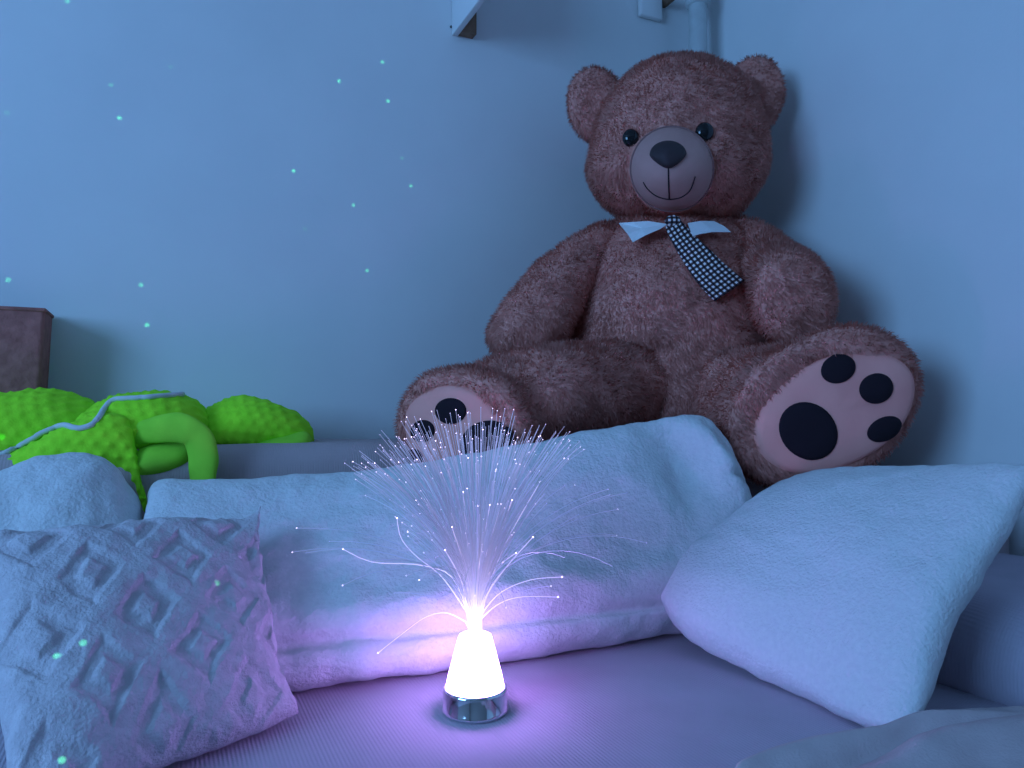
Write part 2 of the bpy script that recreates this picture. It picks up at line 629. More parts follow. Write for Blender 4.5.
# ------------------------------------------------------------------ corner pipes, shelf, box on the wall
def wallpt(px, py, y=None, x=None):
    v = ray(px, py)
    t = (y - CAM[1]) / v[1] if y is not None else (x - CAM[0]) / v[0]
    return CAM + v * t


pc = wallpt(698, 40, y=1.66)
pr = 0.026
pz = wallpt(698, 0, y=1.66)[2]
pipe = empty('heating_pipe', (pc[0], 1.66, 0.75), 'pale vertical pipe rising in the room corner behind the bear', 'pipe')
V, F = lathe([(pr, 0.0), (pr, ROOM_H - 0.75)], 28, (pc[0], 1.66, 0.75))
build('pipe_run', V, F, M['pipe'], pipe)
V, F = lathe([(pr, 0), (pr + 0.008, 0.004), (pr + 0.008, 0.05), (pr, 0.054)], 28, (pc[0], 1.66, pz - 0.02))
build('pipe_collar', V, F, M['pipe'], pipe)
V, F = tube([(pc[0], 1.66, pz + 0.02), (pc[0] - 0.03, 1.665, pz + 0.022), (pc[0] - 0.055, 1.70, pz + 0.02), (pc[0] - 0.055, YB - 0.002, pz + 0.02)], 0.013, 10)
build('pipe_bracket', V, F, M['batten'], pipe, label='brownish bracket holding the pipe')

q0, q1 = wallpt(641, 14, y=YB - 0.02), wallpt(663, 10, y=YB - 0.02)
V, F = bevel_box(q0[0], q1[0], YB - 0.02, YB - 0.001, q0[2], q0[2] + 0.16, 0.005)
build('junction_box', V, F, M['white'], origin=(q0[0], YB - 0.03, q0[2]), label='small white box on the wall left of the corner pipe', cat='wall box')

s0 = wallpt(453, 36, y=YB)
s1 = wallpt(471, 36, y=YB)
shelf = empty('wall_shelf', (s0[0], YB - 0.01, s0[2]), 'white wall shelf end with a brown batten at the top edge', 'shelf')
V, F = bevel_box(s0[0] - 0.004, s0[0] + 0.012, YB - 0.24, YB - 0.001, s0[2], s0[2] + 0.45, 0.0015)
build('side_panel', V, F, M['white'], shelf)
V, F = bevel_box(s0[0] + 0.012, s1[0] + 0.004, YB - 0.03, YB - 0.001, s0[2] + 0.002, s0[2] + 0.45, 0.002)
build('batten', V, F, M['batten'], shelf, label='brown wooden batten on the wall')
V, F = bevel_box(s0[0] + 0.012, s0[0] + 0.30, YB - 0.24, YB - 0.03, s0[2] + 0.36, s0[2] + 0.38, 0.0015)
build('shelf_board', V, F, M['white'], shelf)
h = wallpt(451, 27, y=YB)
V, F = lathe([(0.0035, 0), (0.003, 0.002)], 12)
V = [(h[0] + a, YB - 0.0005 - c, h[2] + b) for a, b, c in V]
build('screw', V, F, M['hole'], origin=h, label='tiny dark screw in the wall beside the shelf end', cat='screw')

# ------------------------------------------------------------------ brown box at the left
bt = 0.735
bx = wallpt(45, 308, y=1.63)
bxr, bzt = bx[0], bx[2]
bxc = empty('storage_box', (bxr - 0.13, 1.60, bt), 'dark brown woven box standing on the backrest at the left edge', 'box')
V, F = bevel_box(-0.13, 0.13, -0.055, 0.055, 0, 1, 0.008, 3)
V = np.array(V)
hgt = bzt - bt
V[:, 0] *= 0.93 + 0.07 * V[:, 2]
V[:, 1] *= 0.93 + 0.07 * V[:, 2]
V[:, 2] *= hgt
V += np.array((bxr - 0.13, 1.685, bt))
build('box_body', V, F, M['brown'], bxc)
V, F = bevel_box(bxr - 0.262, bxr + 0.002, 1.628, 1.742, bzt - 0.008, bzt, 0.003)
build('box_rim', V, F, M['brown'], bxc)

# ------------------------------------------------------------------ pillows
def stuffed(name, geo, m, label, fuzz=None, amp=0.003, scale=18, seed=3, cat='pillow', base=None):
    V, F, n = geo
    V = displaced(V, F, amp, scale, seed, 3)
    org = V[V[:, 2].argmin()] if base is None else base
    nn = None
    if fuzz:
        V, F, nn = furry(V, F, *fuzz, comb=(0.1, -0.2, -0.6), lean=0.3, jitter=0.8, clump=0.3, seed=seed)
    return build(name, V, F, m, origin=org, label=label, cat=cat, normals=nn)


Z0 = SEAT + 0.012
# long bolster behind the lamp
bot = [G(140, 716, Z0), G(290, 690, Z0), G(480, 664, Z0), G(668, 634, Z0), G(728, 622, Z0)]
top = [wallpt(150, 490, y=1.31), wallpt(166, 480, y=1.315), wallpt(230, 483, y=1.315), wallpt(300, 479, y=1.31), P(400, 467, 1.285), P(500, 451, 1.30), P(580, 435, 1.325), P(650, 421, 1.35), P(700, 417, 1.37), P(722, 440, 1.37)]
lef = [bot[0], P(140, 620, 0.985), P(143, 540, 1.085), top[0]]
rig = [bot[-1], P(757, 570, 1.29), P(752, 500, 1.335), top[-1]]


def bolster_front(u, v):
    # fold running along the lower front, a dent and a crease near the upper right end
    fold = -0.011 * np.exp(-((v - 0.15 - 0.012 * np.sin(5 * u)) / 0.022) ** 2) + 0.004 * np.exp(-((v - 0.08) / 0.05) ** 2)
    fold += 0.016 * np.exp(-((v - 0.26) / 0.10) ** 2)
    dent = -0.032 * np.exp(-(((u - 0.85) / 0.05) ** 2 + ((v - 0.72) / 0.18) ** 2))
    ridge = 0.026 * np.exp(-((u - 0.915 + 0.10 * (v - 0.7)) / 0.03) ** 2) * np.exp(-((v - 0.75) / 0.2) ** 2)
    crease = -0.02 * np.exp(-((v - 0.66 - 0.35 * (u - 0.93)) / 0.022) ** 2) * np.clip((u - 0.9) / 0.05, 0, 1)
    wav = 0.006 * np.sin(9 * u + 4 * v) * np.sin(3.1 * v + 5 * u)
    return fold + dent + ridge + crease + wav


stuffed('bolster_pillow', pillow(bot, top, lef, rig, 0.042, 0.045, 190, 110, p=5.0, q=0.5, front=bolster_front), M['fleece'],
        'long white fleece bolster lying behind the glowing lamp', amp=0.004, seed=4)

# square sherpa pillow at the right
BL, BR = G(668, 622, Z0 + 0.035), G(905, 738, Z0 + 0.01)
bot = [G(668, 612, Z0 + 0.04), G(690, 640, Z0 + 0.02), G(790, 690, Z0), G(860, 724, Z0), G(905, 738, Z0 + 0.01)]
top = [P(772, 494, 1.35), P(815, 478, 1.30), P(870, 474, 1.21), P(950, 473, 1.07), P(1042, 466, 0.94)]
lef = [bot[0], P(662, 590, 1.225), P(694, 556, 1.265), top[0]]
rig = [bot[-1], P(922, 708, 0.824), P(952, 622, 0.866), P(986, 560, 0.897), top[-1]]


def right_front(u, v):
    return 0.006 * np.sin(6 * u + 3 * v) * np.sin(7 * v) - 0.012 * np.exp(-((u - 0.04) / 0.02) ** 2) * np.exp(-((v - 0.2) / 0.2) ** 2)


stuffed('square_pillow', pillow(bot, top, lef, rig, 0.060, 0.055, 120, 100, p=2.4, q=0.5, front=right_front), M['sherpa'],
        'square white sherpa pillow leaning below the bear at the right', amp=0.003, seed=8)

# rounded white pillow at the left, behind the patterned cushion
bot = [G(-150, 690, Z0), G(-60, 690, Z0), G(60, 680, Z0), G(136, 672, Z0)]
top = [wallpt(x_, y_, y=yy_) for x_, y_, yy_ in ((-170, 560, 1.26), (-90, 508, 1.30), (0, 474, 1.33), (40, 458, 1.335), (78, 452, 1.335), (112, 464, 1.33), (137, 498, 1.31))]
lef = [bot[0], wallpt(-190, 620, y=1.2), top[0]]
rig = [bot[-1], wallpt(146, 610, y=1.17), wallpt(147, 545, y=1.25), top[-1]]
stuffed('round_pillow', pillow(bot, top, lef, rig, 0.05, 0.045, 110, 80, p=3.5, q=0.5), M['fleece'],
        'plump white fleece pillow between green plush and patterned cushion', amp=0.006, scale=14, seed=12)

# patterned cushion in front at the left
bot = [G(8, 832, Z0), G(90, 800, Z0), G(165, 766, Z0), G(240, 738, Z0), G(300, 714, Z0)]
TRc = P(261, 506, 1.075)
top = [P(-8, 532, 0.855), P(60, 534, 0.90), P(130, 527, 0.965), P(200, 523, 1.03), P(240, 522, 1.06), TRc]
lef = [bot[0], P(4, 740, 0.69), P(-14, 640, 0.765), top[0]]
rig = [bot[-1], P(277, 660, 0.932), P(264, 590, 0.992), P(258, 545, 1.035), TRc]


def lozenge(u, v):
    # woven relief: rows of nested raised lozenges
    a = u * 3.0 + 0.15 + 0.02 * np.sin(7 * v + 3 * u) + 0.012 * np.sin(31 * v + 9 * u)
    b = v * 2.5 + 0.25 + 0.02 * np.sin(6 * u + 2 * v) + 0.012 * np.sin(29 * u - 8 * v)
    fx, fy = np.abs((a % 1) - 0.5) * 2, np.abs((b % 1) - 0.5) * 2
    d = fx + fy
    d = np.where(d > 1, 2 - d, d)          # 0 at lozenge centre, 1 on the lattice
    s = lambda e0, e1, x: np.clip((x - e0) / (e1 - e0), 0, 1) ** 2 * (3 - 2 * np.clip((x - e0) / (e1 - e0), 0, 1))
    ring = s(0.56, 0.76, d)
    core = 1 - s(0.20, 0.40, d)
    cut = s(0.05, 0.10, np.abs(np.minimum(fx, 1 - fx))) * 0 + 1
    return 0.0043 * (ring + core) * cut - 0.004


stuffed('patterned_cushion', pillow(bot, top, lef, rig, 0.058, 0.045, 230, 200, p=2.6, q=0.55, front=lozenge), M['jacq'],
        'greyish pink cushion with raised lozenge pattern in the front left', amp=0.004, scale=20, seed=21, cat='cushion')

# grey throw bunched at the front right
top = [G(735, 778, SEAT + 0.004), G(810, 756, SEAT + 0.008), G(880, 738, SEAT + 0.014), G(925, 717, SEAT + 0.03), G(1024, 712, SEAT + 0.035), G(1120, 716, SEAT + 0.05)]
bot = [G(735, 990, SEAT + 0.004), G(800, 995, SEAT + 0.004), G(950, 985, SEAT + 0.01), G(1150, 960, SEAT + 0.02)]
lef = [bot[0], top[0]]
rig = [bot[-1], top[-1]]


def throw_front(u, v):
    f = 0.010 * np.exp(-((v - 0.93 + 0.12 * u) / 0.05) ** 2) - 0.012 * np.exp(-((v - 0.80 - 0.14 * (u - 0.5)) / 0.035) ** 2)
    f += 0.012 * np.exp(-((v - 0.67 - 0.25 * (u - 0.5)) / 0.07) ** 2)
    return f + 0.004 * np.sin(14 * v + 6 * u)


stuffed('throw_blanket', pillow(bot, top, lef, rig, 0.016, 0.0035, 110, 90, p=8, q=0.5, front=throw_front, toward=(0, 0, 1)), M['throw'],
        'thin grey throw bunched on the seat in the front right corner', amp=0.003, scale=9, seed=31, cat='blanket')

# ------------------------------------------------------------------ green plush on the backrest
plush = empty('plush_animal', wallpt(120, 458, y=1.55), 'bright green dimpled plush animal sprawled over the sofa backrest', 'plush toy')


def camv(dx, dy, dz):
    """vector from image-right, image-up, toward-viewer components (metres)"""
    return CR * dx + CU * dy - CF * dz


def dimpled(V, F, pitch=0.0205, h=0.004, keep=None):
    N = vnormals(V, F)
    a = V @ CR / pitch
    b = (V @ CU + V @ CF * 0.35) / (pitch * 0.86)
    row = np.floor(b)
    fa = (a + 0.5 * (row % 2)) % 1 - 0.5
    fb = b % 1 - 0.5
    d = np.sqrt(fa ** 2 + fb ** 2)
    k = np.exp(-(d / 0.24) ** 2)
    return V + N * (h * k)[:, None]


def pxl(points, wa, hb, td):
    C = [P(*p) for p in points]
    A, B = [], []
    for i, p in enumerate(points):
        s = p[2] / FPX
        A.append(camv(*[c * s for c in wa[i]]))
        B.append(camv(*[c * s for c in hb[i]]))
    return C, A, B


def plush_part(name, pts, halfh, depthr, dim=True, m='green', label=None, n=110, mm=110, amp=0.01, seed=0, tilt=0.0):
    """horizontal sausage: points (px,py,depth), vertical half height px, half depth m"""
    C = [P(*p) for p in pts]
    A = [camv(0, hh * p[2] / FPX, 0) for p, hh in zip(pts, halfh)]
    B = [camv(0, 0, dr) for dr in depthr]
    V, F = loft(C, A, B, n, mm)
    V = displaced(V, F, amp, 9, seed, 2)
    if dim:
        V = dimpled(V, F)
    return V, F


# rear hump, front body, head, underside, arm; points are (px, py, world y)
def plush_loft(pts, halfh, depthr, dim=True, n=120, mm=110, amp=0.01, seed=0, h=0.0042):
    C = [wallpt(p[0], p[1], y=p[2]) for p in pts]
    A, B = [], []
    for c, hh, dr in zip(C, halfh, depthr):
        A.append(np.array((0, 0, hh * np.dot(c - CAM, CF) / FPX)))
        B.append(np.array((0, -dr, 0)))
    V, F = loft(C, A, B, n, mm)
    V = displaced(V, F, amp, 9, seed, 2)
    if dim:
        V = dimpled(V, F, h=h)
    return V, F


V, F = plush_loft([(-92, 452, 1.54), (-84, 450, 1.54), (-40, 440, 1.54), (10, 435, 1.55), (45, 434, 1.555), (80, 440, 1.56), (106, 450, 1.56), (118, 456, 1.56), (122, 458, 1.56)],
                  [2, 26, 42, 46, 46, 42, 32, 14, 2], [.01, .06, .09, .10, .10, .09, .07, .03, .008], amp=0.010, seed=2)
build('haunch', V, F, M['green'], plush)
V, F = plush_loft([(52, 442, 1.55), (58, 441, 1.55), (80, 437, 1.55), (105, 434, 1.545), (130, 431, 1.54), (160, 429, 1.54), (188, 431, 1.55), (208, 436, 1.555), (216, 438, 1.56)],
                  [2, 18, 28, 33, 35, 35, 33, 20, 2], [.01, .05, .09, .11, .12, .12, .10, .06, .008], amp=0.011, seed=5)
build('torso', V, F, M['green'], plush)
V, F = plush_loft([(196, 432, 1.58), (200, 432, 1.58), (216, 430, 1.58), (240, 427, 1.58), (265, 428, 1.575), (290, 432, 1.57), (307, 434, 1.565), (314, 435, 1.565)],
                  [2, 16, 26, 30, 28, 23, 14, 2], [.01, .06, .09, .10, .095, .08, .05, .008], amp=0.005, seed=9, h=0.0032)
build('head', V, F, M['green'], plush)
V, F = plush_loft([(243, 452, 1.51), (247, 452, 1.51), (262, 450, 1.495), (285, 447, 1.49), (304, 442, 1.50), (311, 440, 1.51)],
                  [1, 6, 9, 11, 10, 1], [.006, .03, .045, .045, .04, .006], dim=False, amp=0.003, seed=11, n=50, mm=40)
build('chin', V, F, M['green_smooth'], plush, label='smooth paler green chin')
V, F = plush_loft([(118, 474, 1.45), (124, 472, 1.45), (145, 463, 1.44), (170, 458, 1.44), (190, 453, 1.445), (200, 450, 1.45)],
                  [1, 11, 17, 17, 13, 1], [.01, .035, .05, .05, .04, .01], dim=False, amp=0.004, seed=13, n=50, mm=40)
build('belly', V, F, M['green_smooth'], plush, label='smooth green underside')
# cloth of the body hanging over the front edge of the backrest
V, F = plush_loft([(-30, 478, 1.45), (-24, 477, 1.45), (20, 470, 1.45), (60, 460, 1.45), (95, 450, 1.445), (120, 448, 1.435), (134, 462, 1.42), (141, 486, 1.40), (145, 505, 1.385), (146, 510, 1.385)],
                  [2, 16, 26, 32, 34, 33, 30, 20, 8, 1], [.01, .03, .045, .055, .055, .045, .035, .02, .012, .004], amp=0.010, seed=15)
build('flank', V, F, M['green'], plush)
# arm: smooth strap bending over and hanging down in front of the backrest
apts = [(112, 440, 1.46), (138, 434, 1.43), (164, 429, 1.40), (184, 429, 1.38), (198, 438, 1.375), (203, 456, 1.372), (203, 474, 1.372), (202, 485, 1.372)]
C = [wallpt(p[0], p[1], y=p[2]) for p in apts]
tang = np.gradient(np.array([(p[0], -p[1]) for p in apts], float), axis=0)
A, B = [], []
for (c, t, w_) in zip(C, tang, (4, 11, 14, 15, 15, 14.5, 14, 13)):
    t = t / np.linalg.norm(t)
    q = np.dot(c - CAM, CF) / FPX * w_
    A.append(camv(-t[1] * q, t[0] * q, 0))
    B.append(np.array((0, -0.6 * q, 0)))
V, F = loft(C, A, B, 50, 32)
V = displaced(V, F, 0.003, 20, 3, 2)
build('arm', V, F, M['green_smooth'], plush, label='smooth green arm hanging over the backrest')
# pale piping lying over the body
dg = bpy.context.evaluated_depsgraph_get()


def bvh_of(objs):
    V, F = [], []
    for o in objs:
        off = root_loc(o)
        b = len(V)
        V += [Vector(v.co) + Vector(off) for v in o.data.vertices]
        F += [[i + b for i in p.vertices] for p in o.data.polygons]
    return BVHTree.FromPolygons(V, F)


def drop(bvh, px, py, lift=0.0):
    v = Vector(ray(px, py)).normalized()
    hit = bvh.ray_cast(Vector(CAM), v)
    if hit[0] is None:
        return None, None
    n = hit[1]
    if n.dot(v) > 0:
        n = -n
    return np.array(hit[0] + n * lift), np.array(n)


pb = bvh_of([o for o in plush.children])
path = [(-40, 478), (-15, 466), (0, 457), (20, 446), (40, 434), (55, 428), (66, 426), (76, 429), (84, 428), (94, 424), (101, 415), (108, 405), (116, 400), (130, 399), (146, 398), (160, 397), (172, 396), (182, 395)]
pp = []
for q in resample(path, 60):
    h, n = drop(pb, q[0], q[1], 0.002)
    if h is not None:
        pp.append(h)
V, F = tube(pp, 0.0048, 8)
build('piping', V, F, M['piping'], plush, label='pale grey piping across the green body')

# ------------------------------------------------------------------ teddy bear
def proj(X):
    d = X - CAM
    z = d @ CF
    return 512 + FPX * (d @ CR) / z, 384 - FPX * (d @ CU) / z


def ell_keep(cx, cyy, a, b, ang=0.0, facing=0.25):
    ca, sa = math.cos(ang), math.sin(ang)

    def inside(X, N):
        px, py = proj(X)
        u = (px - cx) * ca - (py - cyy) * sa
        v = (px - cx) * sa + (py - cyy) * ca
        return ((u / a) ** 2 + (v / b) ** 2 < 1) & ((N @ CF) < -facing)
    return inside


BD = 1.80
bear = empty('teddy_bear', P(672, 445, 1.78), 'giant brown teddy bear with checked tie sitting in the corner', 'teddy bear')
FUR = dict(density=95000, length=0.0115, width=0.0017)


def fur_part(name, V, F, keep=None, parent=bear, label=None, amp=0.012, scale=8, seed=1, length=None, comb=(0, 0, -1), lean=0.8, m='fur'):
    V = displaced(V, F, amp, scale, seed, 2)
    k = None if keep is None else (lambda X, N: ~np.any([f(X, N) for f in keep], axis=0))
    V2, F2, N2 = furry(V, F, FUR['density'], length or FUR['length'], FUR['width'], comb=comb, lean=lean, jitter=0.42, keep=k, clump=0.28, seed=seed)
    o = build(name, V2, F2, M[m], parent, normals=N2, label=label)
    o.data.materials.append(M['strand'])
    mi = np.zeros(len(F2), dtype=np.int32)
    mi[len(F):] = 1
    o.data.polygons.foreach_set('material_index', mi)
    return o, V, F


def rows(spec, depth0, depth1):
    """stacked horizontal sections: (px, py, half width px, half depth m)"""
    C, A, B = [], [], []
    n = len(spec)
    for i, (px, py, hw, hd) in enumerate(spec):
        d = depth0 + (depth1 - depth0) * i / (n - 1)
        C.append(P(px, py, d))
        A.append(camv(hw * d / FPX, 0, 0))
        B.append(camv(0, 0, hd))
    return C, A, B


def skin_bvh(V, F):
    return BVHTree.FromPolygons([Vector(v) for v in V], [list(f) for f in F])


# torso
spec = [(674, 212, 6, .02), (674, 216, 36, .07), (674, 228, 66, .125), (673, 250, 92, .165), (671, 285, 104, .21), (670, 320, 109, .235),
        (671, 355, 110, .24), (672, 390, 110, .24), (672, 420, 98, .21), (672, 440, 66, .14), (672, 448, 10, .02)]
V, F = loft(*rows(spec, 1.86, 1.76), n=60, m=72)
# soft crease across the lower belly and along the right flank
px, py = proj(V)
Nn = vnormals(V, F)
cr = -0.028 * np.exp(-((py - 352 + 0.22 * (px - 640)) / 7) ** 2) * np.clip((px - 585) / 30, 0, 1) * np.clip((690 - px) / 40, 0, 1)
cr += -0.02 * np.exp(-((px - 668) / 5) ** 2) * (py < 330) * 0.35
V = V + Nn * cr[:, None]
tor, TV, TF = fur_part('torso', V, F, seed=3, amp=0.014, scale=6)
tor_b = skin_bvh(TV, TF)

# head
spec = [(676, 66, 3, .015), (677, 67.5, 26, .07), (678, 75, 46, .11), (678, 90, 63, .15), (677, 112, 77, .178), (677, 144, 85, .195),
        (677, 175, 86, .20), (678, 199, 74, .175), (678, 215, 52, .13), (678, 224, 26, .07), (678, 227, 4, .01)]
V, F = loft(*rows(spec, 1.84, 1.79), n=60, m=72)
MUZ = (672.0, 169.0, 43.0)
kf = [ell_keep(MUZ[0], MUZ[1], 43, 44), ell_keep(631, 138, 8, 8), ell_keep(704.5, 132, 9, 9)]
Nn = vnormals(V, F)
px, py = proj(V)
front = (Nn @ CF) < 0
so = -0.012 * np.exp(-(((px - 640) / 26) ** 2 + ((py - 128) / 16) ** 2)) * front - 0.010 * np.exp(-(((px - 706) / 22) ** 2 + ((py - 132) / 16) ** 2)) * front
V = V + Nn * so[:, None]
head, HV, HF = fur_part('head', V, F, keep=kf, seed=5, amp=0.008, scale=8, comb=(0, 0, -1), lean=0.5)
head_b = skin_bvh(HV, HF)


# muzzle: flat-napped dome on the face
def face_dome(outline, rings, lift0, bulge, bvh, m_, name, parent, power=0.5, seed=0):
    """outline: list of pixel points round a centre; dome follows the surface under it"""
    o = np.array(outline, float)
    c = o.mean(0)
    V, F = [], []
    m2 = len(o)
    base_d = []
    for p in list(o):
        h_, _ = drop(bvh, p[0], p[1])
        base_d.append(np.dot(h_ - CAM, CF) if h_ is not None else np.nan)
    base_d = np.array(base_d)
    base_d = np.where(np.isnan(base_d), np.nanmean(base_d), base_d)
    hc, _ = drop(bvh, c[0], c[1])
    dc = np.dot(hc - CAM, CF)
    for r in rings:
        for k in range(m2):
            q = c + (o[k] - c) * r
            d = base_d[k] * r ** 2 + dc * (1 - r ** 2)
            d = d - lift0 - bulge * max(0, 1 - r * r) ** power
            V.append(P(q[0], q[1], d))
    for i in range(len(rings) - 1):
        for k in range(m2):
            k2 = (k + 1) % m2
            F.append((i * m2 + k, i * m2 + k2, (i + 1) * m2 + k2, (i + 1) * m2 + k))
    V.append(P(c[0], c[1], dc - lift0 - bulge))
    F += [((len(rings) - 1) * m2 + k, (len(rings) - 1) * m2 + (k + 1) % m2, len(V) - 1) for k in range(m2)]
    # back rim sunk into the face
    b0 = len(V)
    for k in range(m2):
        V.append(P(o[k][0], o[k][1], base_d[k] + 0.02))
    for k in range(m2):
        k2 = (k + 1) % m2
        F.append((k2, k, b0 + k, b0 + k2))
    V = np.array(V)
    n = np.cross(V[F[0][1]] - V[F[0][0]], V[F[0][2]] - V[F[0][0]])
    if np.dot(n, CF) > 0:
        F = [tuple(reversed(f)) for f in F]
    ob = build(name, V, F, m_, parent)
    return ob, V, F


def ellipse(cx, cyy, a, b, ang=0.0, n=48, pinch=0.0):
    out = []
    for k in range(n):
        t = 2 * math.pi * k / n
        x, y = a * math.cos(t), b * math.sin(t)
        if pinch and y > 0:
            x *= 1 - pinch * (y / b) ** 1.2
        out.append((cx + x * math.cos(ang) + y * math.sin(ang), cyy - x * math.sin(ang) + y * math.cos(ang)))
    return out


mz, mV, mF = face_dome(ellipse(MUZ[0], MUZ[1], 42, 43, n=56), np.linspace(1, 0.06, 14), 0.012, 0.062, head_b, M['muzzle'], 'muzzle', head, 0.62)
mz_b = skin_bvh(mV, mF)
seam_pts = [drop(mz_b, x, y, 0.001)[0] for x, y in ellipse(MUZ[0], MUZ[1], 41.0, 42.0, n=72)]
seam_pts = [p for p in seam_pts if p is not None]
V, F = tube(seam_pts + seam_pts[:1], 0.0022, 6)
build('muzzle_seam', V, F, M['seam'], head)
face_dome(ellipse(668, 154.5, 18.5, 14, 0.03, 40, 0.45), np.linspace(1, 0.08, 8), 0.001, 0.022, mz_b, M['nose'], 'nose', head, 0.5)
mouth = [drop(mz_b, x, y, 0.0008)[0] for x, y in resample([(668.3, 166), (668.6, 180), (669.3, 199)], 14)]
V, F = tube(mouth, 0.0016, 6)
build('lip_line', V, F, M['thread'], head)
mouth = [drop(mz_b, x, y, 0.0008)[0] for x, y in resample([(643.5, 182), (648, 189), (657, 196), (669, 199), (681, 197), (690, 190), (695, 176.5)], 28)]
V, F = tube(mouth, 0.0014, 6)
build('smile_line', V, F, M['thread'], head)


def ellipsoid(c, a, b, d, n=26, m=40, dent=0.0):
    V, F = [], []
    c, a, b, d = map(np.array, (c, a, b, d))
    for i in range(1, n):
        ph = math.pi * i / n
        for k in range(m):
            th = 2 * math.pi * k / m
            x, y, z = math.sin(ph) * math.cos(th), math.sin(ph) * math.sin(th), math.cos(ph)
            if z > 0 and dent:
                z = z - dent * (1 - (x * x + y * y)) * 1.0
            V.append(c + a * x + b * y + d * z)
    for i in range(n - 2):
        for k in range(m):
            k2 = (k + 1) % m
            F.append((i * m + k, (i + 1) * m + k, (i + 1) * m + k2, i * m + k2))
    V.append(c + d * (1 - dent))
    F += [(k, (k + 1) % m, len(V) - 1) for k in range(m)]
    V.append(c - d)
    b0 = (n - 2) * m
    F += [(b0 + (k + 1) % m, b0 + k, len(V) - 1) for k in range(m)]
    V = np.array(V)
    p = V[list(F[len(F) // 2])]
    if np.dot(np.cross(p[1] - p[0], p[2] - p[0]), p.mean(0) - c) < 0:
        F = [tuple(reversed(f)) for f in F]
    return V, F


# eyes
for (ex, ey, er) in ((631, 138, 8.6), (704.5, 132, 9.2)):
    h_, n_ = drop(head_b, ex, ey)
    d_ = np.dot(h_ - CAM, CF)
    r_ = er * d_ / FPX
    V, F = ellipsoid(P(ex, ey, d_ - 0.008), camv(r_, 0, 0), camv(0, r_ * 1.05, 0), camv(0, 0, r_ * 0.6))
    build('eye', V, F, M['eye'], head)
# ears
for (ex, ey, a_, b_, tl, d_) in ((597, 106, 29, 38, 0.22, 1.85), (752, 97, 29, 40, -0.20, 1.85)):
    s = d_ / FPX
    ca, sa = math.cos(tl), math.sin(tl)
    V, F = ellipsoid(P(ex, ey, d_), camv(a_ * ca * s, a_ * sa * s, 0), camv(-b_ * sa * s, b_ * ca * s, 0), camv(-0.012 if ex < 670 else 0.012, 0, 0.055), dent=0.5)
    fur_part('ear', V, F, parent=head, amp=0.005, scale=9, seed=ex, length=0.010, lean=0.3)

# arms
def limb(pts, ra, rb=None, axis_tilt=None, n=40, m=48):
    """pts (px,py,depth); ra: half thickness across the limb in the image (px); rb: half depth (m)"""
    C = np.array([P(*p) for p in pts])
    tg = np.gradient(C, axis=0)
    A, B = [], []
    for i, p in enumerate(pts):
        t = nrm(tg[i])
        a = np.cross(t, -CF)
        a = nrm(a) if np.linalg.norm(a) > 0.05 else CR
        b = nrm(np.cross(t, a))
        s = p[2] / FPX
        A.append(a * ra[i] * s)
        B.append(b * (rb[i] if rb else ra[i] * s))
    return loft(C, A, B, n, m)


V, F = limb([(632, 240, 1.84), (624, 242, 1.83), (600, 251, 1.79), (570, 277, 1.74), (546, 306, 1.69), (529, 331, 1.66), (516, 350, 1.65), (510, 362, 1.65), (509, 365, 1.65)],
            [3, 18, 27, 31, 35, 37, 31, 15, 2])
fur_part('arm', V, F, seed=11, amp=0.010, scale=8)
# forearm held toward the viewer: paw end seen head-on
C = [P(716, 240, 1.80), P(722, 242, 1.795), P(744, 252, 1.76), (P(768, 272, 1.69)), P(785, 290, 1.60), P(792, 298, 1.535), P(793, 299, 1.50), P(793, 299, 1.485), P(793, 299, 1.48)]
wpx = [3, 20, 31, 36, 40, 42, 36, 20, 2]
hpx = [3, 22, 34, 40, 48, 52, 45, 25, 2]
A, B = [], []
for c, w_, h_ in zip(C, wpx, hpx):
    s = np.dot(c - CAM, CF) / FPX
    A.append(camv(w_ * s * 0.97, w_ * s * 0.2, 0))
    B.append(camv(-h_ * s * 0.2, h_ * s * 0.97, 0))
V, F = loft(C, A, B, 44, 56)
fur_part('arm', V, F, seed=12, amp=0.008, scale=8, lean=0.35)

